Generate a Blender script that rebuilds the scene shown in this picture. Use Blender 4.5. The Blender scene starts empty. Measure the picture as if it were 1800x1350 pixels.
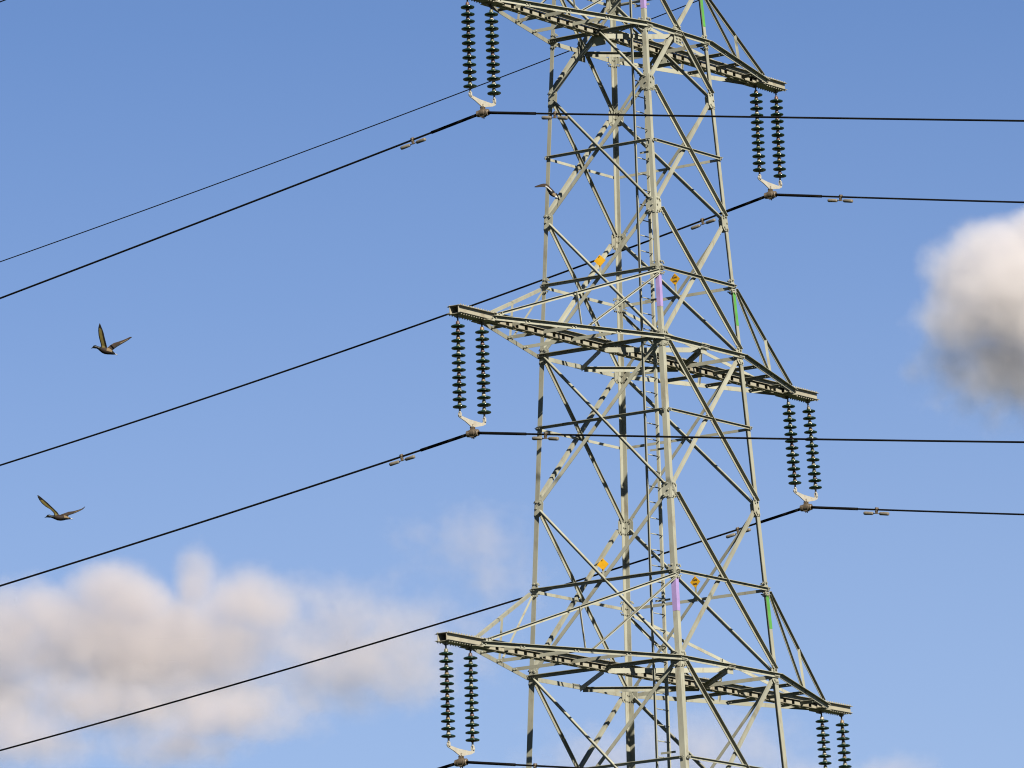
import bpy, bmesh, math, random
from mathutils import Vector, Matrix
random.seed(7)
SC = bpy.context.scene
COL = SC.collection
R = math.radians
V = Vector

# ------------------------------------------------------------------ camera
GZ = 29.2                                   # height of the middle arms above the ground
CAM_POS = V((-121.78276, -79.00621, -27.516829 + GZ))
CR = V((0.56409657, -0.82497002, -0.03492168))
CU = V((-0.13202108, -0.13186055, 0.98243739))
CF = V((0.81508619, 0.54957917, 0.18329552))
FPX = 13123.82
cam_data = bpy.data.cameras.new('camera')
cam_data.sensor_width = 36.0
cam_data.lens = 36.0 * FPX / 1800.0
cam_data.clip_start = 1.0
cam_data.clip_end = 30000.0
cam = bpy.data.objects.new('camera', cam_data)
COL.objects.link(cam)
m = Matrix((CR, CU, -CF)).transposed().to_4x4()
m.translation = CAM_POS
cam.matrix_world = m
SC.camera = cam

# ------------------------------------------------------------------ light
SUN_EL, SUN_OFF = 34.0, 27.0                # elevation; turn from -Y towards -X
sd = V((-math.sin(R(SUN_OFF)) * math.cos(R(SUN_EL)), -math.cos(R(SUN_OFF)) * math.cos(R(SUN_EL)), math.sin(R(SUN_EL))))
sun_data = bpy.data.lights.new('sun', 'SUN')
sun_data.energy = 5.0
sun_data.angle = R(0.5)
sun_data.color = (1.0, 0.94, 0.83)
sun = bpy.data.objects.new('sun', sun_data)
sun.rotation_euler = (-sd).to_track_quat('-Z', 'Y').to_euler()
COL.objects.link(sun)
world = bpy.data.worlds.new('World')
SC.world = world
world.use_nodes = True
wn, wl = world.node_tree.nodes, world.node_tree.links
bg = wn['Background']
sky = wn.new('ShaderNodeTexSky')
sky.sky_type = 'NISHITA'
sky.sun_disc = False
sky.sun_elevation = R(SUN_EL)
sky.sun_rotation = math.atan2(sd.x, sd.y)
sky.altitude = 0
sky.air_density = 0.36
sky.dust_density = 0.0
sky.ozone_density = 3.0
# milky air towards the horizon, by the height of the view direction
w_tc = wn.new('ShaderNodeTexCoord'); w_sep = wn.new('ShaderNodeSeparateXYZ'); w_rp = wn.new('ShaderNodeValToRGB'); w_mx = wn.new('ShaderNodeMixRGB')
e = w_rp.color_ramp.elements
e[0].position, e[0].color = 0.05, (0.60, 0.60, 0.60, 1)
e[1].position, e[1].color = 0.232, (0, 0, 0, 1)
for p_, f_ in ((0.130, 0.42), (0.165, 0.27), (0.195, 0.12)):
    k_ = e.new(p_); k_.color = (f_, f_, f_, 1)
w_mx.inputs['Color2'].default_value = (2.75, 3.20, 3.65, 1)
wl.new(w_tc.outputs['Generated'], w_sep.inputs[0]); wl.new(w_sep.outputs['Z'], w_rp.inputs['Fac'])
wl.new(w_rp.outputs['Color'], w_mx.inputs['Fac']); wl.new(sky.outputs[0], w_mx.inputs['Color1'])
wl.new(w_mx.outputs[0], bg.inputs[0])
bg.inputs[1].default_value = 0.0505
SC.view_settings.view_transform = 'Standard'
SC.view_settings.look = 'None'
SC.view_settings.exposure = 1.68
SC.view_settings.gamma = 1.0
SC.cycles.volume_bounces = 4
SC.cycles.max_bounces = 8
SC.cycles.pixel_filter_type = 'BLACKMAN_HARRIS'
SC.cycles.filter_width = 1.1

# ------------------------------------------------------------------ helpers
def pix(u, v, dist):
    """the point seen at (u, v) of the 1800 px photograph, dist metres along the view axis"""
    return CAM_POS + (CF + CR * ((u - 900) / FPX) - CU * ((v - 675) / FPX)) * dist

def tag(o, label=None, cat=None, group=None, kind=None):
    if label: o['label'] = label
    if cat: o['category'] = cat
    if group: o['group'] = group
    if kind: o['kind'] = kind
    return o

def empty(name, loc):
    o = bpy.data.objects.new(name, None)
    o.empty_display_size = 0.2
    o.location = loc
    COL.objects.link(o)
    return o

class MB:
    def __init__(self): self.bm = bmesh.new()
    def faces(self, pts, fs, mat=0, smooth=False):
        vs = [self.bm.verts.new(p) for p in pts]
        for f in fs:
            try:
                fc = self.bm.faces.new([vs[i] for i in f])
                fc.material_index = mat; fc.smooth = smooth
            except ValueError: pass
    def prism(self, a, b, sec, mat=0):
        """extrude the 3D section offsets `sec` from a to b"""
        n = len(sec)
        pts = [a + s for s in sec] + [b + s for s in sec]
        fs = [[i, (i + 1) % n, n + (i + 1) % n, n + i] for i in range(n)]
        fs += [list(range(n))[::-1], list(range(n, 2 * n))]
        self.faces(pts, fs, mat)
    def angle(self, p0, p1, n, u, wa, wb, t=0.011, mat=0):
        """rolled angle: heel line p0-p1, leg wa along n, leg wb along u"""
        d = (p1 - p0).normalized()
        n = (n - d * n.dot(d)).normalized()
        u = (u - d * u.dot(d)); u = (u - n * u.dot(n)).normalized()
        sec = [V((0, 0, 0)), n * wa, n * wa + u * t, n * t + u * t, n * t + u * wb, u * wb]
        self.prism(p0, p1, sec, mat)
    def box(self, c, hx, hy, hz, mat=0):
        """c centre, three half-extent vectors"""
        pts = [c + hx * i + hy * j + hz * k for k in (-1, 1) for j in (-1, 1) for i in (-1, 1)]
        self.faces(pts, [(0, 2, 3, 1), (4, 5, 7, 6), (0, 1, 5, 4), (2, 6, 7, 3), (0, 4, 6, 2), (1, 3, 7, 5)], mat)
    def tube(self, pts, r, seg=8, mat=0, cap=True, smooth=True):
        pts = [V(p) for p in pts]
        rr = r if isinstance(r, (list, tuple)) else [r] * len(pts)
        rings = []
        for i, p in enumerate(pts):
            d = (pts[min(i + 1, len(pts) - 1)] - pts[max(i - 1, 0)]).normalized()
            a = d.cross(V((0.31, 0.17, 0.93)))
            if a.length < 1e-3: a = d.cross(V((1, 0, 0)))
            a.normalize(); b = d.cross(a)
            rings.append([self.bm.verts.new(p + (a * math.cos(2 * math.pi * k / seg) + b * math.sin(2 * math.pi * k / seg)) * rr[i]) for k in range(seg)])
        for i in range(len(rings) - 1):
            for k in range(seg):
                f = self.bm.faces.new([rings[i][k], rings[i][(k + 1) % seg], rings[i + 1][(k + 1) % seg], rings[i + 1][k]])
                f.smooth = smooth; f.material_index = mat
        if cap:
            self.bm.faces.new(rings[0][::-1]).material_index = mat
            self.bm.faces.new(rings[-1]).material_index = mat
    def lathe(self, prof, seg=20, mat=0, c=V((0, 0, 0))):
        rings = [[self.bm.verts.new(c + V((r * math.cos(2 * math.pi * k / seg), r * math.sin(2 * math.pi * k / seg), z))) for k in range(seg)] for r, z in prof]
        for i in range(len(rings) - 1):
            for k in range(seg):
                f = self.bm.faces.new([rings[i][k], rings[i][(k + 1) % seg], rings[i + 1][(k + 1) % seg], rings[i + 1][k]])
                f.smooth = True; f.material_index = mat
        self.bm.faces.new(rings[0][::-1]).material_index = mat
        self.bm.faces.new(rings[-1]).material_index = mat
    def bolt(self, p, n, r=0.018, h=0.026, mat=0):
        self.tube([p, p + n.normalized() * h], r, 6, mat, True, False)
    def mesh(self, name, mats):
        bmesh.ops.recalc_face_normals(self.bm, faces=self.bm.faces[:])
        me = bpy.data.meshes.new(name)
        self.bm.to_mesh(me); self.bm.free()
        for mt in (mats if isinstance(mats, (list, tuple)) else [mats]): me.materials.append(mt)
        return me
    def build(self, name, mats, parent=None):
        o = bpy.data.objects.new(name, self.mesh(name, mats))
        COL.objects.link(o)
        if parent: attach(o, parent)
        return o

def attach(o, parent):
    """parent while keeping the world place (all builders work in world space; parents carry only a location)"""
    o.parent = parent
    loc = V((0, 0, 0)); q = parent
    while q: loc += q.location; q = q.parent
    o.location = o.location - loc

# ------------------------------------------------------------------ materials
def mat(name, base, rough=0.6, metal=0.0, var=0.12, scale=3.0, spec=0.4, stain=None, stain_amt=0.0, sscale=2.0, member=0.0):
    mt = bpy.data.materials.new(name); mt.use_nodes = True
    nt = mt.node_tree; N, L = nt.nodes, nt.links
    b = N['Principled BSDF']
    b.inputs['Roughness'].default_value = rough
    b.inputs['Metallic'].default_value = metal
    b.inputs['Specular IOR Level'].default_value = spec
    geo = N.new('ShaderNodeNewGeometry')
    nz = N.new('ShaderNodeTexNoise'); nz.inputs['Scale'].default_value = scale; nz.inputs['Detail'].default_value = 6
    L.new(geo.outputs['Position'], nz.inputs['Vector'])
    rp = N.new('ShaderNodeValToRGB')
    rp.color_ramp.elements[0].position = 0.3; rp.color_ramp.elements[1].position = 0.7
    rp.color_ramp.elements[0].color = tuple(c * (1 - var) for c in base) + (1,)
    rp.color_ramp.elements[1].color = tuple(min(1, c * (1 + var)) for c in base) + (1,)
    L.new(nz.outputs['Fac'], rp.inputs['Fac'])
    out = rp.outputs['Color']
    if stain:
        n2 = N.new('ShaderNodeTexNoise'); n2.inputs['Scale'].default_value = sscale; n2.inputs['Detail'].default_value = 8
        n2.inputs['Roughness'].default_value = 0.7
        mp = N.new('ShaderNodeMapping'); mp.inputs['Scale'].default_value = (1, 1, 0.35)
        L.new(geo.outputs['Position'], mp.inputs['Vector']); L.new(mp.outputs[0], n2.inputs['Vector'])
        r2 = N.new('ShaderNodeValToRGB'); r2.color_ramp.elements[0].position = 0.52; r2.color_ramp.elements[1].position = 0.72
        r2.color_ramp.elements[0].color = (0, 0, 0, 1); r2.color_ramp.elements[1].color = (stain_amt,) * 3 + (1,)
        mx = N.new('ShaderNodeMixRGB'); mx.inputs['Color2'].default_value = tuple(stain) + (1,)
        L.new(n2.outputs['Fac'], r2.inputs['Fac']); L.new(r2.outputs['Color'], mx.inputs['Fac']); L.new(out, mx.inputs['Color1'])
        out = mx.outputs['Color']
    if member:
        oi = N.new('ShaderNodeObjectInfo'); mrg = N.new('ShaderNodeMapRange')
        mrg.inputs['To Min'].default_value = 1 - member; mrg.inputs['To Max'].default_value = 1 + member
        hs = N.new('ShaderNodeHueSaturation')
        L.new(oi.outputs['Random'], mrg.inputs['Value']); L.new(mrg.outputs[0], hs.inputs['Value']); L.new(out, hs.inputs['Color'])
        out = hs.outputs['Color']
    L.new(out, b.inputs['Base Color'])
    return mt

STEEL = mat('weathered_grey_paint', (0.156, 0.154, 0.121), 0.62, 0, 0.12, 1.6, 0.12, (0.085, 0.062, 0.035), 0.65, 5.0, 0.16)
BEAM = mat('galvanised_beam', (0.164, 0.152, 0.1144), 0.55, 0, 0.12, 3.0, 0.3, (0.08, 0.05, 0.022), 0.6, 6.0)
PURPLE = mat('lilac_paint', (0.165, 0.117, 0.235), 0.55, 0, 0.12, 5.0, 0.3, (0.17, 0.13, 0.20), 0.6, 9.0)
GREEN = mat('green_paint', (0.042, 0.142, 0.024), 0.55, 0, 0.12, 5.0, 0.3, (0.06, 0.13, 0.04), 0.6, 9.0)
YELLOW = mat('yellow_enamel', (0.295, 0.152, 0.0016), 0.45, 0, 0.10, 12.0, 0.3, (0.22, 0.085, 0.005), 0.5, 9.0)
BLACK = mat('black_lettering', (0.045, 0.024, 0.006), 0.6, 0, 0.1)
YOKE = mat('galvanised_yoke', (0.195, 0.182, 0.15), 0.5, 0, 0.10, 9.0, 0.3, (0.17, 0.11, 0.06), 0.6, 14.0)
CLAMP = mat('brown_cast_alloy', (0.068, 0.0504, 0.032), 0.5, 0.2, 0.25, 14.0)
WEIGHT = mat('rusty_grey_weight', (0.088, 0.077, 0.058), 0.65, 0, 0.2, 10.0, 0.3, (0.07, 0.035, 0.02), 0.7, 16.0)
WIRE = mat('dark_aluminium_strand', (0.004, 0.0038, 0.0036), 0.85, 0.0, 0.2, 6.0, 0.04)
SHACKLE = mat('dark_forged_steel', (0.04, 0.0336, 0.0272), 0.5, 0.3, 0.2, 9.0)
GLASS = mat('dark_green_glass', (0.004, 0.013, 0.008), 0.16, 0, 0.2, 20.0, 0.5)

def cap_material():
    mt = bpy.data.materials.new('weathered_insulator_cap'); mt.use_nodes = True
    N, L = mt.node_tree.nodes, mt.node_tree.links
    b = N['Principled BSDF']; b.inputs['Roughness'].default_value = 0.55
    oi = N.new('ShaderNodeObjectInfo')
    rp = N.new('ShaderNodeValToRGB'); rp.color_ramp.interpolation = 'CONSTANT'
    cols = [(0.0, (0.075, 0.026, 0.008)), (0.18, (0.085, 0.082, 0.030)), (0.42, (0.15, 0.095, 0.028)), (0.58, (0.05, 0.02, 0.009)), (0.72, (0.24, 0.21, 0.14)), (0.86, (0.105, 0.10, 0.055))]
    e = rp.color_ramp.elements
    e[0].position, e[0].color = cols[0][0], cols[0][1] + (1,)
    e[1].position, e[1].color = cols[1][0], cols[1][1] + (1,)
    for p, c in cols[2:]:
        k = e.new(p); k.color = c + (1,)
    L.new(oi.outputs['Random'], rp.inputs['Fac'])
    nz = N.new('ShaderNodeTexNoise'); nz.inputs['Scale'].default_value = 30; nz.inputs['Detail'].default_value = 4
    geo = N.new('ShaderNodeNewGeometry'); L.new(geo.outputs['Position'], nz.inputs['Vector'])
    mx = N.new('ShaderNodeMixRGB'); mx.blend_type = 'MULTIPLY'; mx.inputs['Fac'].default_value = 0.75
    L.new(rp.outputs['Color'], mx.inputs['Color1']); L.new(nz.outputs['Fac'], mx.inputs['Color2'])
    L.new(mx.outputs[0], b.inputs['Base Color'])
    return mt
CAP = cap_material()
GRASS = mat('meadow_grass', (0.024, 0.032, 0.012), 0.9, 0, 0.35, 0.3, 0.1)

# ------------------------------------------------------------------ ground (below the frame)
gb = MB()
S = 12000.0
gb.faces([V((-S, -S, 0)), V((S, -S, 0)), V((S, S, 0)), V((-S, S, 0))], [(0, 1, 2, 3)])
tag(gb.build('ground', GRASS), kind='structure')

# ------------------------------------------------------------------ the tower
LV = {'T': 6.38, 'N0': 5.20, 'H1': 4.01, 'N1': 2.70, 'H2': 1.41, 'M': 0.0, 'H3': -1.45, 'N3': -3.05, 'H4': -4.68, 'B': -6.40, 'H5': -8.35}
LV = {k: z + GZ for k, z in LV.items()}
TOP, PEAK = 7.5 + GZ, 12.25 + GZ
def hw(z):
    z -= GZ
    if z > 7.5: return max(0.14, 1.072 - (z - 7.5) * 0.196)
    if z < 0: return 1.447 - 0.0492 * z
    return 1.447 - 0.0499 * z
CORN = {'near': (-1, -1), 'right': (1, -1), 'far': (1, 1), 'left': (-1, 1)}
def heel(c, z): 
    w = hw(z); return V((c[0] * w, c[1] * w, z))
Z = V((0, 0, 1)); X = V((1, 0, 0)); Y = V((0, 1, 0))

tower = empty('transmission_tower', (0, 0, 0))
tag(tower, 'tall pale grey steel lattice pylon with three pairs of arms against the sky', 'pylon')

PANELS = [7.5, 5.20, 2.70, 0.0, -3.05, -6.40, -10.1, -14.6, -20.6, -28.9]
PANELS = [z + GZ for z in PANELS]
def fw(z): return 0.086 if z > GZ - 0.01 else (0.104 if z > GZ - 6.41 else 0.125)
legs = {}
for key, c in CORN.items():
    b = MB()
    for z0, z1 in ((0.0, GZ - 6.4), (GZ - 6.4, GZ), (GZ, TOP), (TOP, PEAK)):
        F = fw((z0 + z1) / 2); b.angle(heel(c, z0), heel(c, z1), X * -c[0], Y * -c[1], F, F, 0.012)
    # splice cover at mid height of the panel, and its bolts
    legs[key] = b.build('leg', STEEL, tower)

def gusset(key, z, wd=0.205, h=0.33, side=None):
    c = CORN[key]
    b = MB()
    for (fd, out) in ((X * -c[0], Y * c[1]), (Y * -c[1], X * c[0])):
        p = heel(c, z) + out * 0.002
        pts2 = [(0.004, -h / 2), (wd * 0.72, -h / 2), (wd, -h * 0.32), (wd, h * 0.30), (wd * 0.8, h / 2), (0.004, h / 2)]
        sl = (heel(c, z + 1) - heel(c, z))
        base = [p + fd * a + sl * q for a, q in pts2]
        n = len(base)
        b.faces(base + [q + out * 0.011 for q in base], [list(range(n)), list(range(n, 2 * n))[::-1]] + [[i, (i + 1) % n, n + (i + 1) % n, n + i] for i in range(n)])
        for a, q in ((0.05, -0.125), (0.05, 0.0), (0.055, 0.125), (0.15, 0.095), (0.125, 0.125), (0.15, -0.09), (0.115, -0.125)):
            b.bolt(p + fd * a + sl * q + out * 0.011, out)
            b.bolt(p + fd * a + sl * q - out * 0.016, -out, 0.015, 0.016)
    b.build('gusset_plate', STEEL, legs[key])
for key in CORN:
    for z in PANELS[:7]: gusset(key, z, 0.205 if z not in (LV['M'], LV['B']) else 0.215)
    for z in (LV['T'], LV['H2'], LV['H4']): gusset(key, z + 0.01, 0.15, 0.16)

# painted circuit bands: sleeves on the near and right legs under each arm's top chord
def band(key, z0, z1, mt, label):
    c = CORN[key]; b = MB()
    o = V((c[0], c[1], 0)) * 0.003
    b.angle(heel(c, z0) + o, heel(c, z1) + o, X * -c[0], Y * -c[1], fw(z0) + 0.004, fw(z0) + 0.004, 0.0025)
    ob = b.build('colour_band', mt, legs[key]); tag(ob, label)
for zt in (LV['H2'], LV['H4'], TOP):
    band('near', zt - 0.78, zt - 0.13, PURPLE, 'lilac painted band on pale grey leg')
    band('right', zt - 0.78, zt - 0.11, GREEN, 'bright green painted band on pale grey leg')

FACES = [('left', 'near', V((-1, 0, 0))), ('near', 'right', V((0, -1, 0))), ('right', 'far', V((1, 0, 0))), ('far', 'left', V((0, 1, 0)))]
def diagonals(zu, zl, aw=0.075, thin=False):
    for l, r, out in FACES:
        cl, cr = CORN[l], CORN[r]
        along = (heel(cr, zu) - heel(cl, zu)).normalized()
        oo = 0.14 if not thin else 0.05
        # outer member: upper left to lower right seen from outside, standing leg outwards
        b = MB()
        p0 = heel(cl, zu - 0.07) + along * oo + out * 0.014
        p1 = heel(cr, zl + 0.11) - along * (oo - 0.03) + out * 0.014
        d = (p1 - p0).normalized(); dn = -(Z - d * d.z).normalized()
        b.angle(p0 - dn * 0.04, p1 - dn * 0.04, out, dn, aw * 1.04, aw * 0.84)
        for s in (0.07, 0.13):
            b.bolt(p0 + d * s + dn * 0.015 + out * 0.011, out); b.bolt(p1 - d * s + dn * 0.015 + out * 0.011, out)
        b.build('diagonal_brace', STEEL, tower)
        # inner member: upper right to lower left, standing leg inwards
        b = MB()
        p0 = heel(cr, zu - 0.07) - along * oo - out * 0.016
        p1 = heel(cl, zl + 0.11) + along * (oo - 0.03) - out * 0.016
        d = (p1 - p0).normalized(); dn = -(Z - d * d.z).normalized()
        b.angle(p0 - dn * 0.04, p1 - dn * 0.04, -out, dn, aw * 0.62, aw)
        b.build('diagonal_brace', STEEL, tower)
for i in range(len(PANELS) - 1): diagonals(PANELS[i], PANELS[i + 1], 0.076 if i < 6 else 0.10)
diagonals(TOP + 2.4, TOP, 0.06, True)

def horizontals(z, depth, proj, over=0.03):
    for l, r, out in FACES:
        cl, cr = CORN[l], CORN[r]
        along = (heel(cr, z) - heel(cl, z)).normalized()
        b = MB()
        b.angle(heel(cl, z + depth / 2) + along * (-over + 0.035) + out * 0.029, heel(cr, z + depth / 2) + along * (over - 0.035) + out * 0.029, out, -Z, proj, depth, 0.009)
        for c, s in ((cl, 1), (cr, -1)):
            for k in (0.035, 0.085): b.bolt(heel(c, z) + along * s * k + out * 0.039, out, 0.014)
        b.build('horizontal_brace', STEEL, tower)
for z in ('H1', 'H3', 'H5'): horizontals(LV[z], 0.055, 0.045)
for z in (LV['H2'], LV['H4'], TOP): horizontals(z, 0.062, 0.052)
for z in (GZ - 12.2, GZ - 17.3, TOP + 2.4): horizontals(z, 0.075, 0.065)

ARMS = {'T': (LV['T'], TOP, 4.86, 5.80), 'M': (LV['M'], LV['H2'], 5.42, 6.50), 'B': (LV['B'], LV['H4'], 6.17, 7.27)}
REACH = {('T', -1): 5.80, ('T', 1): 5.65, ('M', -1): 6.50, ('M', 1): 6.38, ('B', -1): 7.27, ('B', 1): 7.16}
HUNG = {-1: (0.12, 0.93), 1: (0.19, 0.965)}
TW = 0.10                                    # half distance of the tip channels' webs
for key, (z, zt, r_in, r_out) in ARMS.items():
    w = hw(z)
    # ring of the body at the arm level: chord members on the two long faces, edge members on the two others
    for l, r, out in FACES:
        cl, cr = CORN[l], CORN[r]
        along = (heel(cr, z) - heel(cl, z)).normalized()
        longi = abs(out.y) > 0.5
        b = MB()
        dp = 0.088 if longi else 0.075
        b.angle(heel(cl, z + dp / 2) + along * 0.0 + out * 0.031, heel(cr, z + dp / 2) - along * 0.0 + out * 0.031, out, -Z, 0.07, dp, 0.01)
        if longi:
            mid = (heel(cl, z) + heel(cr, z)) / 2 + out * 0.033
            b.box(mid + out * 0.012, along * 0.14, out * 0.006, Z * 0.042)
            for k in range(6):
                for dz in (-0.025, 0.02): b.bolt(mid + along * (-0.115 + 0.046 * k) + Z * dz + out * 0.018, out, 0.014)
                b.bolt(mid + along * (-0.115 + 0.046 * k) + Z * (dp / 2 + 0.002) + out * 0.04, Z, 0.013, 0.02)
            if out.y < 0: b.box(mid - out * 0.012 - Z * 0.085, along * 0.10, out * 0.005, Z * 0.055)
        for c, s in ((cl, 1), (cr, -1)):
            for kk in range(4): b.bolt(heel(c, z - 0.01) + along * s * (0.03 + 0.045 * kk) + out * 0.042, out, 0.014)
        b.build('chord_brace' if longi else 'edge_brace', STEEL, tower)
    # diamond bracing in plan
    mids = [V((-w, 0, z - 0.03)), V((0, -w, z - 0.03)), V((w, 0, z - 0.03)), V((0, w, z - 0.03))]
    for i in range(4):
        p, q = mids[i], mids[(i + 1) % 4]
        ctr = (V((0, 0, z)) - (p + q) / 2); ctr.z = 0; ctr.normalize()
        d = (q - p).normalized()
        b = MB(); b.angle(p + d * 0.07 + Z * 0.02, q - d * 0.07 + Z * 0.02, ctr, -Z, 0.06, 0.098, 0.009)
        b.build('plan_brace', STEEL, tower)
    # walkway girder: a battened box running through the body from tip to tip
    b = MB()
    zc = z + 0.035
    x0, x1 = -r_in + 0.05, r_in - 0.05
    for s in (-1, 1):
        b.angle(V((x0, s * 0.10, zc + 0.075)), V((x1, s * 0.10, zc + 0.075)), Y * s, -Z, 0.082, 0.072, 0.009)
    b.box(V((0, 0, zc + 0.079)), X * x1, Y * 0.098, Z * 0.003)
    b.box(V((0, 0.070, zc - 0.050)), X * x1, Y * 0.004, Z * 0.047)
    b.box(V((0, -0.035, zc - 0.093)), X * x1, Y * 0.030, Z * 0.003)
    b.box(V((0, 0.045, zc - 0.101)), X * x1, Y * 0.027, Z * 0.003)
    step, gap = 0.32, 0.11
    n = int((x1 - x0) / step)
    for k in range(n):
        xa = x0 + k * step
        b.box(V((xa + (step - gap) / 2, -0.066, zc - 0.052)), X * ((step - gap) / 2), Y * 0.004, Z * 0.038)
    for xs in (-w, 0.35, w):
        for k in range(6):
            b.bolt(V((xs - 0.15 + 0.06 * k, -0.105, zc + 0.05)), -Y, 0.014); b.bolt(V((xs - 0.15 + 0.06 * k, -0.075, zc - 0.045)), -Y, 0.014)
            b.bolt(V((xs - 0.15 + 0.06 * k, -0.13, zc + 0.08)), Z, 0.013)
    b.build('girder', BEAM, tower)
    for side in (-1, 1):
        r_out = REACH[(key, side)]
        # tip: two back-to-back channels tied by top and bottom plates, open end
        b = MB()
        xa, xb = side * (r_in - 0.28), side * r_out
        mx, hx = (xa + xb) / 2, abs(xb - xa) / 2
        zt0 = z + 0.03
        for s in (-1, 1):
            b.box(V((mx, s * TW, zt0)), X * hx, Y * 0.005, Z * 0.062)
            for zz in (-0.067, 0.067): b.box(V((mx, s * (TW + 0.029), zt0 + zz)), X * hx, Y * 0.037, Z * 0.005)
        b.box(V((mx + side * 0.01, 0, zt0 + 0.076)), X * (hx - 0.0), Y * 0.125, Z * 0.004)
        b.box(V((mx + side * -0.005, 0, zt0 - 0.077)), X * (hx - 0.01), Y * 0.15, Z * 0.005)
        k = 0
        while k * 0.085 < 2 * hx - 0.1:
            xx = xb - side * (0.05 + 0.085 * k)
            for s in (-1, 1):
                b.bolt(V((xx, s * 0.128, zt0 + 0.072)), Z, 0.012, 0.03)
                b.bolt(V((xx, s * 0.135, zt0 - 0.080)), -Z, 0.012, 0.025)
            k += 1
        for xs in (r_out - HUNG[side][0], r_out - HUNG[side][1]):
            b.box(V((side * xs, 0, zt0 - 0.10)), X * 0.012, Y * 0.05, Z * 0.03)
        b.box(V((side * (r_out - HUNG[side][1] - 0.04), 0, zt0 - 0.094)), X * 0.13, Y * 0.19, Z * 0.007)
        b.box(V((side * (r_out - HUNG[side][1] - 0.02), 0.05, zt0 - 0.125)), X * 0.10, Y * 0.006, Z * 0.03)
        arm = b.build('cross_arm', BEAM, tower)
        for s in (-1, 1):
            out = V((0, s, 0))
            root = V((side * w, s * (w + 0.031), z)); tip = V((side * (r_in + 0.02), s * (TW + 0.055), z - 0.005))
            d = (tip - root).normalized()
            o2 = V((-d.y, d.x, 0)); o2 = o2 if o2.y * s > 0 else -o2
            b = MB(); b.angle(root + Z * 0.045, tip + Z * 0.045, o2, -Z, 0.075, 0.088, 0.010)
            for f in (0.27, 0.53, 0.80, 0.99):
                for e in (-0.04, 0.04): b.bolt(root.lerp(tip, f) + d * e + o2 * 0.011 + Z * 0.0, o2, 0.016, 0.02)
            b.build('bottom_chord', STEEL, arm)
            troot = V((side * (hw(zt) + 0.02), s * (hw(zt) + 0.01), zt - 0.03)); ttip = V((side * (r_in - 0.16), s * (TW + 0.075), z + 0.12))
            td = (ttip - troot).normalized()
            o3 = V((-td.y, td.x, 0)); o3 = o3 if o3.y * s > 0 else -o3
            b = MB(); b.angle(troot, ttip, o3, -Z, 0.05, 0.065, 0.008)
            b.box(ttip - td * 0.05 - Z * 0.045, td * 0.09, o3.normalized() * 0.006, Z * 0.035)
            for e in (0.02, 0.09): b.bolt(ttip - td * e - Z * 0.03 + o3 * 0.01, o3, 0.016, 0.02)
            b.build('top_chord', STEEL, arm)
            pb = root.lerp(tip, 0.49) + o2 * 0.012; 
            f = (pb.x - troot.x) / (ttip.x - troot.x); pt = troot.lerp(ttip, f) - Z * 0.01
            b = MB(); b.angle(pb + Z * 0.03, pt, o3 if s < 0 else -o3, X * -side, 0.045, 0.045, 0.006); b.build('hanger_post', STEEL, arm)
            b = MB(); b.angle(root.lerp(tip, 0.46) + o2 * 0.012 + Z * 0.03, V((side * (hw(zt) + 0.02), s * (hw(zt) + 0.006), zt - 0.10)), o3 if s < 0 else -o3, X * -side, 0.045, 0.05, 0.006); b.build('hanger_brace', STEEL, arm)
        for f in (0.27, 0.53, 0.80):
            r0 = V((side * w, w + 0.031, 0)); t0 = V((side * (r_in + 0.02), TW + 0.055, 0))
            q = r0.lerp(t0, f)
            b = MB(); b.angle(V((q.x, q.y - 0.012, z + 0.028)), V((q.x, -q.y + 0.012, z + 0.028)), V((1 if side < 0 else -1, 0, 0)), -Z, 0.05, 0.068, 0.008)
            for s in (-1, 1):
                for e in (0.05, 0.11): b.bolt(V((q.x - 0.0, s * (q.y - e), z - 0.01)), V((-1, 0, 0)), 0.016, 0.03)
            b.build('strut', STEEL, arm)

# cross gusset where the diagonals meet the upper arms' chord
zT = LV['T']; wT = hw(zT)
for s in (-1, 1):
    for zc, hx, hz in ((0.12, 0.10, 0.07), (-0.13, 0.13, 0.07)):
        b = MB()
        b.box(V((0, s * (wT + 0.024), zT + zc)), X * hx, Y * 0.006, Z * hz)
        for xx in (-0.07, -0.02, 0.05, 0.08):
            for zz in (-0.03, 0.03): b.bolt(V((xx, s * (wT + 0.03), zT + zc + zz)), V((0, s, 0)), 0.015)
        b.build('gusset_plate', STEEL, tower)
        b = MB()
        b.box(V((s * (wT - 0.022), 0, zT + zc - 0.02)), X * 0.006, Y * (hx + 0.03), Z * (hz + 0.03))
        for yy in (-0.07, -0.02, 0.05, 0.08):
            for zz in (-0.03, 0.03): b.bolt(V((s * (wT - 0.028), yy, zT + zc + zz)), V((-s, 0, 0)), 0.015)
        b.build('gusset_plate', STEEL, tower)

# ladder inside the near leg
def lad(z, dx): 
    t = (z - GZ - 4.09) / (-6.27 - 4.09)
    return V((-1.25 + t * (-0.46) + dx, -0.90 + t * (-0.25), z))
b = MB(); b.box(lad(3, 0.20) + V((-0.1, -0.17, 0)), X * 0.006, Y * 0.17, Z * 0.02)
ladder = empty('ladder', lad(3, 0.2)); ladder.parent = tower
for zz in range(3, 38, 3):
    b = MB(); b.box(lad(zz, 0.20) + V((-0.1, -0.17, 0)), X * 0.006, Y * 0.17, Z * 0.02); b.build('bracket', STEEL, ladder)
for dx in (0.0, 0.41):
    b = MB(); b.angle(lad(2.5, dx), lad(GZ + 9.5, dx), -X if dx == 0 else X, Y, 0.032 if dx == 0 else 0.045, 0.06, 0.006); b.build('rail', STEEL, ladder)
z = GZ - 13.0
b0 = MB(); b0.tube([V((-0.2, 0, 0)), V((0.2, 0, 0))], 0.011, 6)
rung_me = b0.mesh('rung', STEEL)
rungs = 0
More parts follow.
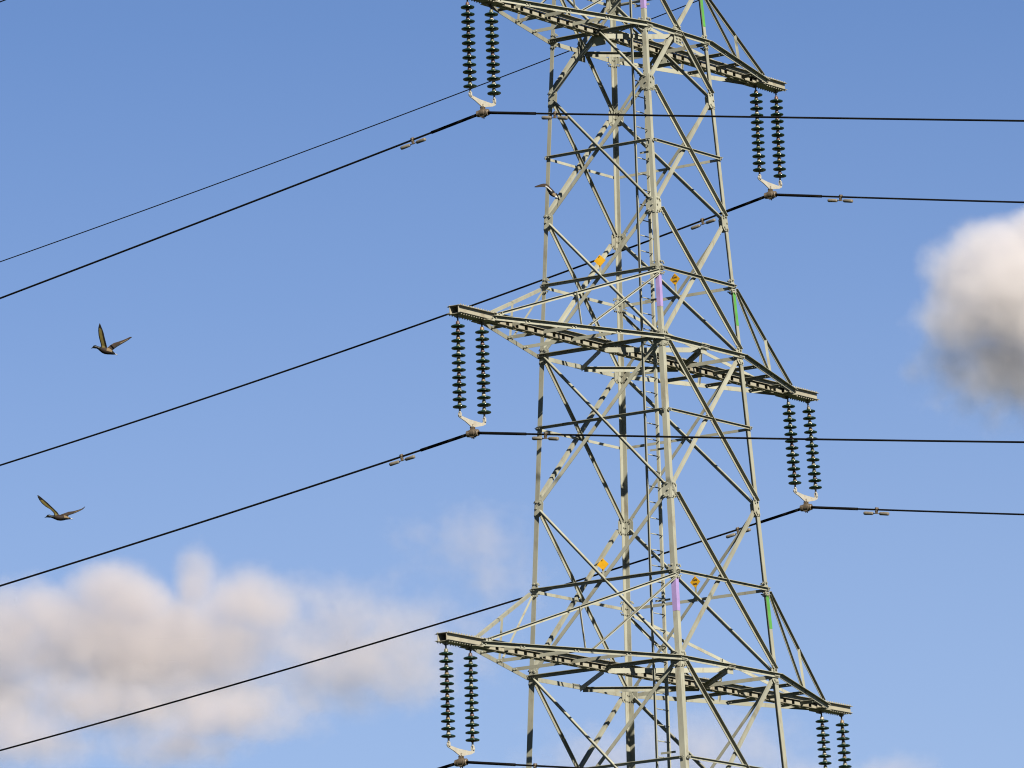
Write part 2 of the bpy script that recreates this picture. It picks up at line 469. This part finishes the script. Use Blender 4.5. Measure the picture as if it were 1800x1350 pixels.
while z < GZ + 9.3:
    o = bpy.data.objects.new('rung', rung_me); COL.objects.link(o)
    o.location = lad(z, 0.205) + V((0, -0.01, 0)); attach(o, ladder)
    z += 0.315; rungs += 1

# ------------------------------------------------------------------ circuit signs standing on the top chords
def sign(loc, yaw, label, lean, marks, lift):
    root = empty('circuit_sign', loc)
    tag(root, label, 'sign', 'yellow diamond plates on the pylon')
    up = V((0, 0, 1)); n = V((-math.cos(yaw), -math.sin(yaw), 0)); t = V((n.y, -n.x, 0))
    b = MB(); b.box(loc + up * (lift / 2 + 0.02), t * 0.022, n * 0.005, up * (lift / 2 + 0.06)); b.build('post', STEEL, root)
    h = 0.122
    c = loc + up * (lift + h) + n * 0.016
    b = MB()
    pts = [c + up * h, c + t * h, c - up * h, c - t * h]
    b.faces(pts + [p - n * 0.008 for p in pts], [(0, 1, 2, 3), (7, 6, 5, 4), (0, 4, 5, 1), (1, 5, 6, 2), (2, 6, 7, 3), (3, 7, 4, 0)])
    b.bolt(c + n * 0.002 - up * 0.09, n, 0.010); b.bolt(c + n * 0.002 + up * 0.095, n, 0.008)
    pl = b.build('plate', YELLOW, root)
    if marks:
        b = MB()
        for row, xs in ((0.038, (-0.040, -0.013, 0.013, 0.041)), (-0.038, (-0.038, -0.011, 0.015, 0.040))):
            for i, x in enumerate(xs):
                o = c + up * row + t * x + n * 0.003
                hgt = 0.016
                b.box(o - t * 0.007, t * 0.0025, n * 0.0015, up * hgt)
                b.box(o + up * (hgt - 0.003) * (1 if i % 2 else -1), t * 0.0085, n * 0.0018, up * 0.003)
                if i != 2: b.box(o + t * 0.007, t * 0.0025, n * 0.0014, up * hgt)
                else: b.box(o, t * 0.008, n * 0.0016, up * 0.003)
        b.build('lettering', BLACK, pl)
for zk, nm in (('H2', 'middle'), ('H4', 'lower')):
    z = LV[zk]; w = hw(z)
    sign(V((-w + 0.02, 0.0, z + 0.03)), R(16), 'bright yellow diamond plate on a short post, above the %s left arm of the pylon' % nm, 0, False, 0.175)
    sign(V((w - 0.02, 0.0, z + 0.03)), R(0), 'amber diamond plate with two rows of dark letters, above the %s right arm' % nm, 0, True, 0.20)

# ------------------------------------------------------------------ insulators, yokes, conductors
PITCH = 0.1425
b = MB(); b.lathe([(0.030, -0.022), (0.060, -0.026), (0.064, -0.012), (0.090, -0.026), (0.094, -0.014), (0.126, -0.020), (0.134, -0.012), (0.136, -0.003), (0.131, 0.008), (0.100, 0.021), (0.045, 0.032), (0.030, 0.032)], 28)
DISC = b.mesh('disc', GLASS)
b = MB(); b.lathe([(0.020, -0.048), (0.031, -0.040), (0.033, -0.014), (0.033, 0.022), (0.041, 0.028), (0.041, 0.050), (0.036, 0.060), (0.036, 0.080), (0.030, 0.092), (0.022, 0.096)], 14)
CAPM = b.mesh('cap', CAP)
b = MB(); b.box(V((0, 0, -0.035)), X * 0.022, Y * 0.006, Z * 0.045); b.tube([V((0, 0, -0.07)), V((0, 0, -0.17))], 0.016, 8); b.tube([V((0, -0.04, -0.05)), V((0, 0.04, -0.05))], 0.012, 8)
b.tube([V((0, 0, -0.13)), V((0, 0, -0.19))], [0.02, 0.027], 8)
HANG = b.mesh('shackle', SHACKLE)
b = MB(); b.tube([V((0, 0, 0.0)), V((0, 0, -0.05)), V((0, 0, -0.075))], [0.018, 0.021, 0.022], 8); b.box(V((0, -0.022, -0.105)), X * 0.022, Y * 0.005, Z * 0.04); b.box(V((0, 0.022, -0.105)), X * 0.022, Y * 0.005, Z * 0.04)
b.tube([V((0, -0.035, -0.12)), V((0, 0.035, -0.12))], 0.013, 8)
LINK = b.mesh('clevis', YOKE)

ORD = {'T': 'upper', 'M': 'middle', 'B': 'lower'}
def drop(y, slope, c):
    a = abs(y)
    if y < 0: c = c * 0.4
    if a <= 25: return -slope * a + c * a * a
    return -slope * 25 + c * 625 + (2 * c * 25 - slope) * (a - 25) + 0.00025 * (a - 25) ** 2
def rope(x, z0, slope, span, ya, yb, r, parent=None, name='conductor', m=WIRE, n=60, seg=8):
    pts = []
    for i in range(n + 1):
        y = ya + (yb - ya) * i / n
        pts.append(V((x, y, z0 + drop(y, slope, span))))
    b = MB(); b.tube(pts, r, seg)
    o = b.build(name, m, parent)
    return o
def put(me, name, parent, loc):
    o = bpy.data.objects.new(name, me); COL.objects.link(o); o.parent = parent; o.location = loc; return o

b = MB()
YP = [(-0.455, 0.03), (-0.43, 0.058), (-0.385, 0.052), (-0.355, 0.016), (-0.10, -0.018), (0.30, -0.035), (0.372, -0.012), (0.385, 0.046), (0.43, 0.058), (0.455, 0.03), (0.44, -0.045), (0.34, -0.088), (0.05, -0.150), (0.0, -0.163), (-0.05, -0.150), (-0.25, -0.072), (-0.435, -0.02)]
ny = len(YP)
b.faces([V((a, -0.009, q)) for a, q in YP] + [V((a, 0.009, q)) for a, q in YP], [list(range(ny)), list(range(ny, 2 * ny))[::-1]] + [[i, (i + 1) % ny, ny + (i + 1) % ny, ny + i] for i in range(ny)])
for a, q in ((-0.41, 0.02), (0.41, 0.02), (0.0, -0.13)): b.bolt(V((a, -0.009, q)), -Y, 0.022, 0.02); b.bolt(V((a, 0.009, q)), Y, 0.022, 0.02)
for a, q in ((-0.2, -0.03), (0.02, -0.07), (0.2, -0.06), (-0.06, -0.05)): b.bolt(V((a, -0.009, q)), -Y, 0.007, 0.003)
YOKEM = b.mesh('yoke_plate', YOKE)
b = MB()
b.box(V((0, 0, 0.10)), X * 0.012, Y * 0.016, Z * 0.07)
b.tube([V((-0.03, 0, 0.15)), V((0.03, 0, 0.15))], 0.016, 8)
b.box(V((-0.034, 0, 0.03)), X * 0.007, Y * 0.035, Z * 0.085)
b.box(V((0.034, 0, 0.03)), X * 0.007, Y * 0.035, Z * 0.085)
b.tube([V((0, y, zz)) for y, zz in ((-0.13, -0.018), (-0.09, -0.01), (-0.04, -0.004), (0.04, -0.004), (0.09, -0.01), (0.13, -0.018))], [0.048, 0.064, 0.075, 0.075, 0.064, 0.048], 12)
for y in (-0.115, -0.085, -0.055, 0.055, 0.085, 0.115):
    b.tube([V((0, y - 0.008, -0.01)), V((0, y + 0.008, -0.01))], 0.083 - abs(y) * 0.15, 10)
b.box(V((0, 0, -0.075)), X * 0.045, Y * 0.045, Z * 0.012)
for sx in (-1, 1): b.tube([V((sx * 0.03, 0, -0.07)), V((sx * 0.03, 0, -0.115))], 0.012, 6)
CLAMPM = b.mesh('suspension_clamp', CLAMP)

def damper_mesh():
    bw = []
    for s in (-1, 1):
        b = MB(); y0 = s * 0.075
        b.tube([V((0, y0, 0)), V((0, y0 + s * 0.015, 0)), V((0, y0 + s * 0.19, 0)), V((0, y0 + s * 0.215, 0)), V((0, y0 + s * 0.225, 0))], [0.022, 0.033, 0.037, 0.032, 0.018], 10)
        bw.append(b.mesh('weight', WEIGHT))
    b = MB()
    b.tube([V((0, -0.10, 0)), V((0, 0.10, 0))], 0.008, 6)
    b.box(V((0, 0, 0.045)), X * 0.022, Y * 0.022, Z * 0.05)
    b.tube([V((0, -0.028, 0.095)), V((0, 0.028, 0.095))], 0.034, 8)
    b.tube([V((-0.035, 0, 0.06)), V((0.035, 0, 0.06))], 0.011, 6)
    return bw, b.mesh('clamp', CLAMP)
DW, DC = damper_mesh()

LEAN = {('T', -1): (0.0, -0.004), ('T', 1): (0.01, 0.006), ('M', -1): (-0.012, -0.02), ('M', 1): (0.085, 0.078), ('B', -1): (-0.016, -0.008), ('B', 1): (0.05, 0.055)}
SAG = {('T', -1): (0.170, 0.0003), ('T', 1): (0.179, 0.00135), ('M', -1): (0.149, 0.0009), ('M', 1): (0.156, 0.0011), ('B', -1): (0.149, 0.0009), ('B', 1): (0.156, 0.0011)}
for key, (z, zt, r_in, r_out) in ARMS.items():
    for side in (-1, 1):
        sn = 'left' if side < 0 else 'right'; r_out = REACH[(key, side)]
        where = '%s %s arm' % (ORD[key], sn)
        z_top = z - 0.055
        lean = LEAN[(key, side)]
        ends = []
        for j, (xx, pos) in enumerate(((r_out - HUNG[side][0], 'outer'), (r_out - HUNG[side][1], 'inner'))):
            base = V((side * xx, 0, z_top))
            # the string hangs along a slightly leaning line
            ln = lean[j if side > 0 else 1 - j]
            root = empty('insulator_string', base)
            tag(root, '%s string of twelve dark green discs hanging below the tip of the %s' % (pos, where), 'insulator', 'insulator strings of the pylon')
            put(HANG, 'shackle', root, V((0, 0, 0)))
            for k in range(12):
                zz = -0.225 - PITCH * k
                dd = put(DISC, 'insulator_disc', root, V((ln * -zz, 0, zz)))
                put(CAPM, 'cap', dd, V((0, 0, 0)))
                dd.rotation_euler = (R(random.uniform(-1.2, 1.2)), R(random.uniform(-1.2, 1.2)) , random.uniform(0, 6))
            zz = -0.225 - PITCH * 11 - 0.05
            put(LINK, 'clevis', root, V((ln * -zz, 0, zz)))
            ends.append(base + V((ln * -zz, 0, zz - 0.12)))
        c = (ends[0] + ends[1]) / 2
        yo = put(YOKEM, 'yoke_plate', None, c + V((0, 0, -0.02)))
        tag(yo, 'pale triangular yoke plate joining the two insulator strings of the %s' % where, 'yoke plate', 'yoke plates below the insulators')
        cz = c.z - 0.02 - 0.265
        put(CLAMPM, 'suspension_clamp', yo, V((0, 0, -0.265)))
        sl, span = SAG[(key, side)]
        w_ = rope(c.x, cz, sl, span, -110, 160, 0.0195, n=270)
        tag(w_, 'dark thick power line held by the yoke under the %s' % where, 'power line', 'conductors of the pylon')
        for a, bb in ((-1.22, -0.10), (0.10, 1.22)):
            rope(c.x, cz, sl, span, a, bb, 0.030, w_, 'armour_rods', WIRE, 6)
        for s in (-1, 1):
            y = s * 1.66
            zc = cz + drop(y, sl, span)
            dm = empty('vibration_damper', V((c.x, y, zc - 0.080)))
            tag(dm, 'vibration damper on the line %s of the %s' % ('running away to the left' if s > 0 else 'coming forward to the right', where), 'damper', 'vibration dampers on the conductors')
            for q in DW: put(q, 'weight', dm, V((0, 0, 0)))
            put(DC, 'clamp', dm, V((0, 0, 0)))
            dm.rotation_euler = (-s * sl * 0.96, 0, 0)

# thin lines: the earth wire from the tower's peak, and one that passes behind the tower
e = rope(0.0, PEAK - 0.02, 0.160, 0.0005, -110, 160, 0.013, name='earth_wire', n=200)
tag(e, 'thin earth wire crossing the top left corner of the sky', 'wire')
b = MB()
pts = []
for i in range(121):
    y = -60 + 250 * i / 120
    pts.append(V((40, y, GZ + 18.29 - 0.1725 * (y - 23.77) + 0.00072 * (y - 23.77) ** 2)))
b.tube(pts, 0.0145, 6)
tag(b.build('thin_wire', WIRE), 'thin dark wire rising behind the pylon, above the upper left power line', 'wire')

# ------------------------------------------------------------------ ducks
def duck_mat(name, base, rough=0.75):
    base = tuple(c * (0.33 if min(base) > 0.03 and max(base) > 0.18 else 0.11) for c in base)
    return mat(name, base, rough, 0, 0.18, 22.0, 0.2)
DK = [duck_mat('duck_dark_head', (0.010, 0.016, 0.010), 0.5), duck_mat('duck_brown_breast', (0.075, 0.035, 0.015)), duck_mat('duck_pale_flank', (0.24, 0.17, 0.09)),
      duck_mat('duck_black_rump', (0.012, 0.011, 0.010)), duck_mat('duck_white_tail', (0.62, 0.60, 0.56)), duck_mat('duck_pale_underwing', (0.20, 0.155, 0.035)),
      duck_mat('duck_black_flight_feathers', (0.022, 0.016, 0.010)), duck_mat('duck_brown_upperwing', (0.11, 0.055, 0.025)), duck_mat('duck_bill', (0.05, 0.045, 0.02))]
def duck(u, v, dist, spine, wings, label, scale_px):
    """spine: (u, v, toward, radius_w, radius_h, material) in crop pixels; wings: stations of (lead u,v,t, trail u,v,t)"""
    org = pix(u, v, dist)
    k = dist / FPX / scale_px                # crop pixel -> metres
    def P(a, q, t=0.0): return CR * (a * k) - CU * (q * k) - CF * (t * k)
    b = MB(); seg = 12
    rings = []
    cs = [P(s[0], s[1], s[2]) for s in spine]
    for i, s in enumerate(spine):
        d = (cs[min(i + 1, len(cs) - 1)] - cs[max(i - 1, 0)]).normalized()
        side = d.cross(CU).normalized(); up = side.cross(d).normalized()
        rings.append([b.bm.verts.new(cs[i] + side * (math.cos(2 * math.pi * j / seg) * s[3] * k) + up * (math.sin(2 * math.pi * j / seg) * s[4] * k)) for j in range(seg)])
    for i in range(len(rings) - 1):
        for j in range(seg):
            f = b.bm.faces.new([rings[i][j], rings[i][(j + 1) % seg], rings[i + 1][(j + 1) % seg], rings[i + 1][j]]); f.smooth = True
            mi = spine[i][5]
            if isinstance(mi, tuple): mi = mi[0] if math.sin(2 * math.pi * (j + 0.5) / seg) > -0.25 else mi[1]
            f.material_index = mi
    b.bm.faces.new(rings[0][::-1]).material_index = spine[0][5] if not isinstance(spine[0][5], tuple) else spine[0][5][0]
    b.bm.faces.new(rings[-1]).material_index = 4
    body = b.build('duck', DK)
    parts = []
    for st, cols in wings:
        wb = MB(); rows = []
        nc = 6
        L0 = [P(*s[:3]) for s in st]; T0 = [P(*s[3:6]) for s in st]
        for i in range(len(st)):
            l, t = L0[i], T0[i]
            sp = (L0[min(i + 1, len(st) - 1)] - L0[max(i - 1, 0)])
            nrm = (t - l).cross(sp)
            nrm = nrm.normalized() if nrm.length > 1e-9 else CU.copy()
            if nrm.dot(CF) > 0: nrm = -nrm           # towards the viewer
            th = (t - l).length * 0.07 + 0.0015
            row_f, row_b = [], []
            for c in range(nc + 1):
                f = c / nc
                e = math.sin(math.pi * min(1, f * 1.25 + 0.02)) if f < 0.8 else 0.25
                camber = math.sin(math.pi * f) * (t - l).length * 0.05
                p = l.lerp(t, f)
                row_f.append(wb.bm.verts.new(p + nrm * (th * max(e, 0.15) * 0.5 - camber)))
                row_b.append(wb.bm.verts.new(p - nrm * (th * max(e, 0.15) * 0.5 + camber)))
            rows.append((row_f, row_b))
        for i in range(len(rows) - 1):
            for c in range(nc):
                for side_ in (0, 1):
                    a = rows[i][side_]; d_ = rows[i + 1][side_]
                    f = wb.bm.faces.new([a[c], a[c + 1], d_[c + 1], d_[c]]); f.smooth = True
                    f.material_index = cols(i / (len(rows) - 1), (c + 0.5) / nc, side_)
            for c in (0, nc):
                f = wb.bm.faces.new([rows[i][0][c], rows[i + 1][0][c], rows[i + 1][1][c], rows[i][1][c]])
                f.material_index = 6
        for row in (rows[0], rows[-1]):
            f = wb.bm.faces.new(row[0] + row[1][::-1]); f.material_index = 6
        wo = wb.build('wing_cutter', DK)
        parts.append(wo)
    bpy.context.view_layer.update()
    for wo in parts:
        md = body.modifiers.new('join', 'BOOLEAN'); md.operation = 'UNION'; md.object = wo; md.solver = 'EXACT'
        try: md.material_mode = 'INDEX'
        except Exception: pass
    dg = bpy.context.evaluated_depsgraph_get()
    me = bpy.data.meshes.new_from_object(body.evaluated_get(dg))
    if len(me.polygons) < 40: raise RuntimeError('duck union failed')
    body.modifiers.clear()
    body.data = me
    for wo in parts: bpy.data.objects.remove(wo, do_unlink=True)
    body.location = org
    tag(body, label, 'duck', 'ducks in flight')
    return body
def cols_under(i, c, s):
    if i > 0.62: return 6
    if c > 0.72 or c < 0.10: return 6
    return 5
def cols_upper(i, c, s):
    if i > 0.86: return 6
    if 0.12 < i < 0.62 and 0.45 < c < 0.62: return 2 if i > 0.3 else 7
    if c > 0.6: return 6
    return 7
# crop 1: origin at crop pixel (780, 880) of a 13.5x enlargement -> photo (187.8, 615.2)
def rel(l, o): return [(s[0] - o[0], s[1] - o[1]) + tuple(s[2:]) for s in l]
def relw(l, o): return [(s[0] - o[0], s[1] - o[1], s[2], s[3] - o[0], s[4] - o[1], s[5]) for s in l]
o1 = (780, 880)
sp1 = [(405, 842, 60, 6, 5, 8), (432, 834, 55, 14, 9, 8), (455, 822, 50, 22, 20, 0), (480, 808, 45, 38, 37, 0), (515, 806, 36, 42, 40, 0), (550, 818, 28, 35, 32, 0), (590, 836, 18, 36, 38, 0),
       (630, 852, 8, 58, 56, 1), (690, 876, -4, 84, 78, 1), (750, 896, -18, 96, 86, (2, 1)), (820, 915, -40, 88, 76, (2, 3)), (880, 935, -60, 66, 58, 3), (935, 962, -78, 42, 34, 3), (965, 975, -88, 36, 16, 4), (1000, 988, -100, 34, 10, 4), (1028, 1000, -110, 18, 5, 4)]
w1a = [(655, 850, 40, 800, 850, 20), (640, 740, 80, 785, 790, 60), (610, 620, 130, 760, 680, 105), (592, 530, 160, 738, 590, 130), (586, 430, 190, 715, 480, 165), (590, 350, 210, 690, 400, 190), (605, 290, 225, 660, 325, 210), (622, 244, 235, 636, 262, 230)]
w1b = [(790, 830, -20, 905, 900, -60), (850, 770, -90, 940, 860, -120), (940, 712, -160, 1020, 800, -190), (1040, 680, -230, 1110, 745, -255), (1150, 640, -310, 1200, 690, -325), (1250, 595, -380, 1275, 640, -390), (1310, 565, -420, 1325, 600, -425), (1352, 566, -450, 1356, 574, -452)]
duck(130 + o1[0] / 13.5, 550 + o1[1] / 13.5, 150.0, rel(sp1, o1), [(relw(w1a, o1), cols_under), (relw(w1b, o1), cols_upper)],
     'mallard with one wing raised straight up, the higher of the two ducks at far left', 13.5)
o2 = (900, 790)
sp2 = [(522, 806, 50, 6, 5, 8), (548, 798, 46, 14, 9, 8), (572, 786, 42, 22, 20, 0), (600, 772, 38, 37, 36, 0), (636, 772, 32, 40, 38, 0), (672, 780, 26, 33, 30, 0), (715, 790, 18, 36, 36, 0),
       (765, 796, 8, 58, 52, 1), (830, 806, -4, 82, 70, 1), (900, 812, -20, 92, 72, (1, 3)), (960, 812, -40, 84, 66, (2, 3)), (1020, 814, -62, 64, 50, (2, 3)), (1080, 826, -82, 42, 30, 3), (1125, 834, -96, 36, 16, 4), (1160, 842, -108, 30, 10, 4), (1188, 846, -118, 14, 5, 4)]
w2a = [(755, 760, 40, 880, 770, 20), (735, 690, 85, 835, 690, 60), (660, 610, 130, 770, 620, 105), (560, 550, 180, 690, 540, 155), (470, 470, 225, 600, 450, 205), (410, 390, 260, 520, 380, 240), (375, 320, 280, 450, 320, 265), (364, 270, 290, 400, 278, 286)]
w2b = [(900, 735, -20, 1060, 800, -60), (985, 705, -90, 1085, 755, -120), (1080, 670, -160, 1150, 735, -190), (1180, 660, -230, 1230, 705, -250), (1290, 630, -310, 1320, 665, -320), (1380, 600, -370, 1395, 625, -380), (1425, 570, -400, 1432, 592, -405), (1450, 548, -425, 1456, 556, -427)]
duck(40 + o2[0] / 13.5, 850 + o2[1] / 13.5, 152.0, rel(sp2, o2), [(relw(w2a, o2), cols_under), (relw(w2b, o2), cols_upper)],
     'mallard gliding with a slanting raised wing, the lower of the two ducks at far left', 13.5)
o3 = (860, 830)
sp3 = [(690, 690, -150, 8, 8, 8), (712, 712, -130, 24, 22, 0), (735, 738, -112, 36, 36, 0), (762, 768, -90, 38, 40, 0), (800, 800, -60, 70, 62, 3), (845, 838, -20, 86, 78, 3), (890, 880, 15, 82, 70, (2, 3)), (930, 915, 45, 66, 52, 2), (962, 938, 70, 46, 32, 4), (990, 958, 92, 38, 16, 4), (1012, 975, 110, 18, 6, 4)]
w3a = [(935, 800, 10, 890, 880, 20), (830, 690, 20, 800, 770, 40), (740, 600, 30, 720, 700, 60), (680, 555, 40, 650, 660, 70), (600, 552, 50, 560, 655, 75), (500, 575, 60, 470, 660, 80), (400, 610, 70, 385, 668, 80), (325, 648, 75, 330, 664, 78)]
w3b = [(960, 810, -10, 985, 930, 30), (1010, 860, -60, 1012, 960, -20), (1040, 930, -110, 1022, 1020, -70), (1050, 1000, -150, 1020, 1080, -110), (1036, 1100, -190, 1012, 1150, -160), (1014, 1200, -220, 1002, 1220, -205), (1003, 1255, -235, 1000, 1262, -233)]
def cols_top3(i, c, s):
    if i < 0.42 and 0.55 < c < 0.80: return 4
    if i < 0.42: return 6 if c > 0.3 else 7
    return 6 if (c > 0.8 or i > 0.95) else 7
duck(920 + o3[0] / 16.88, 290 + o3[1] / 16.88, 140.0, rel(sp3, o3), [(relw(w3a, o3), cols_top3), (relw(w3b, o3), lambda i, c, s: 6)],
     'brown duck with drooping wings flying past the left leg of the pylon', 16.88)

# ------------------------------------------------------------------ clouds: real volumes of scattering air far behind the tower
def cloud(name, label, dist, puffs, dens, noise_px, amp, seed, res_px=5.0, color=(0.67, 0.63, 0.64), soft=0.55):
    """puffs: (u, v, depth px, ru, rv, rdepth, weight)"""
    k = dist / FPX
    u0 = min(p[0] - p[3] * 1.75 for p in puffs); u1 = max(p[0] + p[3] * 1.75 for p in puffs)
    v0 = min(p[1] - p[4] * 1.75 for p in puffs); v1 = max(p[1] + p[4] * 1.75 for p in puffs)
    d0 = min(p[2] - p[5] * 1.75 for p in puffs); d1 = max(p[2] + p[5] * 1.75 for p in puffs)
    cu, cv = (u0 + u1) / 2, (v0 + v1) / 2
    vol = bpy.data.volumes.new(name)
    o = bpy.data.objects.new(name, vol); COL.objects.link(o)
    mm = Matrix((CR, CF, CU)).transposed().to_4x4(); mm.translation = pix(cu, cv, dist)
    o.matrix_world = mm
    tag(o, label, 'cloud', None, 'stuff')
    ng = bpy.data.node_groups.new(name + '_shape', 'GeometryNodeTree')
    ng.interface.new_socket('Geometry', in_out='OUTPUT', socket_type='NodeSocketGeometry')
    ng.interface.new_socket('Geometry', in_out='INPUT', socket_type='NodeSocketGeometry')
    N, L = ng.nodes, ng.links
    out = N.new('NodeGroupOutput')
    pos = N.new('GeometryNodeInputPosition')
    def vm(op, a, bv=None):
        n = N.new('ShaderNodeVectorMath'); n.operation = op
        L.new(a, n.inputs[0])
        if bv is not None:
            if isinstance(bv, (tuple, list, Vector)): n.inputs[1].default_value = bv
            else: L.new(bv, n.inputs[1])
        return n
    def ma(op, a, bv=None, clamp=False):
        n = N.new('ShaderNodeMath'); n.operation = op; n.use_clamp = clamp
        for i, q in enumerate((a, bv)):
            if q is None: continue
            if isinstance(q, (int, float)): n.inputs[i].default_value = q
            else: L.new(q, n.inputs[i])
        return n.outputs[0]
    off = vm('ADD', pos.outputs[0], (seed * 917.0, seed * 331.0, seed * 127.0))
    def noise(scale_px, detail, rough, colour=False):
        n = N.new('ShaderNodeTexNoise'); n.inputs['Scale'].default_value = 1.0 / (scale_px * k); n.inputs['Detail'].default_value = detail; n.inputs['Roughness'].default_value = rough
        L.new(off.outputs[0], n.inputs['Vector'])
        return n.outputs['Color'] if colour else n.outputs['Fac']
    # domain warp
    wv = vm('SUBTRACT', noise(noise_px * 1.4, 3, 0.5, True), (0.5, 0.5, 0.5))
    sc = vm('SCALE', wv.outputs[0]); sc.inputs[3].default_value = noise_px * 0.55 * k
    wp = vm('ADD', pos.outputs[0], sc.outputs[0]).outputs[0]
    tot = None
    for (u, v, dp, ru, rv, rd, wgt) in puffs:
        c = ((u - cu) * k, dp * k, -(v - cv) * k)
        q = vm('SUBTRACT', wp, c)
        q = vm('DIVIDE', q.outputs[0], (ru * k, rd * k, rv * k))
        ln = N.new('ShaderNodeVectorMath'); ln.operation = 'LENGTH'; L.new(q.outputs[0], ln.inputs[0])
        f = ma('SUBTRACT', 1.0, ln.outputs['Value'])
        f = ma('MULTIPLY', f, wgt)
        tot = f if tot is None else ma('MAXIMUM', tot, f)
    nz = ma('SUBTRACT', noise(noise_px * 0.55, 7, 0.62), 0.5)
    tot = ma('ADD', tot, ma('MULTIPLY', nz, amp))
    mr = N.new('ShaderNodeMapRange'); mr.interpolation_type = 'SMOOTHSTEP'
    mr.inputs['From Min'].default_value = 0.0; mr.inputs['From Max'].default_value = soft
    mr.inputs['To Min'].default_value = 0.0; mr.inputs['To Max'].default_value = 1.0
    L.new(tot, mr.inputs['Value'])
    vc = N.new('GeometryNodeVolumeCube')
    L.new(mr.outputs[0], vc.inputs['Density'])
    hx, hy, hz = (u1 - u0) / 2 * k, max(abs(d0), abs(d1)) * k, (v1 - v0) / 2 * k
    vc.inputs['Min'].default_value = (-hx, -hy, -hz); vc.inputs['Max'].default_value = (hx, hy, hz)
    vc.inputs['Resolution X'].default_value = max(8, int((u1 - u0) / res_px)); vc.inputs['Resolution Y'].default_value = max(8, int(2 * hy / k / (res_px * 1.4))); vc.inputs['Resolution Z'].default_value = max(8, int((v1 - v0) / res_px))
    mt = bpy.data.materials.new(name + '_vapour'); mt.use_nodes = True
    mn, ml = mt.node_tree.nodes, mt.node_tree.links
    mn.remove(mn['Principled BSDF'])
    pv = mn.new('ShaderNodeVolumePrincipled')
    pv.inputs['Color'].default_value = color + (1,)
    pv.inputs['Density'].default_value = dens / k / 100.0     # per 100 px of depth
    pv.inputs['Anisotropy'].default_value = 0.15
    ml.new(pv.outputs[0], mn['Material Output'].inputs['Volume'])
    vol.materials.append(mt)
    sm = N.new('GeometryNodeSetMaterial'); sm.inputs['Material'].default_value = mt
    L.new(vc.outputs[0], sm.inputs['Geometry']); L.new(sm.outputs[0], out.inputs[0])
    md = o.modifiers.new('shape', 'NODES'); md.node_group = ng
    return o

cloud('cloud', 'bright white cumulus with a grey base at the right edge of the sky', 4000.0, [
    (1830, 520, 0, 205, 150, 170, 0.9), (1755, 450, 0, 110, 85, 100, 0.85), (1840, 430, 20, 130, 75, 110, 0.9), (1695, 560, -10, 95, 105, 95, 0.55), (1700, 490, 0, 95, 95, 90, 0.75),
    (1790, 640, 20, 210, 140, 130, 0.5), (1990, 520, 20, 170, 160, 170, 0.9)], 1.75, 130, 0.74, 3, 3.2, (0.73, 0.70, 0.695), 0.48)
cloud('cloud', 'wide soft cumulus bank with a lit crest at the lower left of the sky', 4600.0, [
    (205, 1055, 0, 120, 85, 90, 0.95), (100, 1090, 10, 120, 85, 90, 0.8), (350, 1030, 10, 62, 90, 60, 0.8), (440, 1070, 20, 150, 90, 90, 0.75), (580, 1095, 40, 180, 100, 90, 0.46), (690, 1140, 40, 130, 120, 90, 0.32),
    (250, 1140, 20, 380, 130, 130, 0.85), (10, 1130, 10, 130, 115, 100, 0.8), (620, 1170, 50, 240, 110, 100, 0.48), (280, 1220, 20, 370, 85, 110, 0.5), (-60, 1210, 30, 190, 120, 120, 0.65)], 1.35, 140, 0.80, 5, 4.0, (0.675, 0.63, 0.62), 0.55)
cloud('cloud', 'low grey streak of cloud under the wide bank at lower left', 4500.0, [
    (400, 1262, 0, 210, 65, 90, 0.65), (300, 1310, 0, 180, 60, 80, 0.5), (30, 1290, 0, 220, 90, 90, 0.55), (180, 1240, 0, 260, 70, 80, 0.5)], 1.5, 100, 0.9, 8)
cloud('cloud', 'faint thin wisp of cloud left of the pylon above the lower left arm', 5200.0, [
    (830, 960, 0, 140, 95, 60, 0.45), (870, 1020, 0, 100, 100, 60, 0.4), (740, 940, 0, 80, 50, 50, 0.35), (740, 1130, 0, 190, 110, 60, 0.5)], 0.8, 90, 1.0, 11)
cloud('cloud', 'pale low cloud behind the foot of the pylon at the bottom edge', 5000.0, [
    (1230, 1330, 0, 240, 110, 80, 0.6), (1080, 1350, 0, 220, 90, 80, 0.5), (1560, 1385, 0, 140, 65, 70, 0.6), (1400, 1380, 0, 160, 75, 70, 0.5)], 0.8, 100, 0.9, 14)
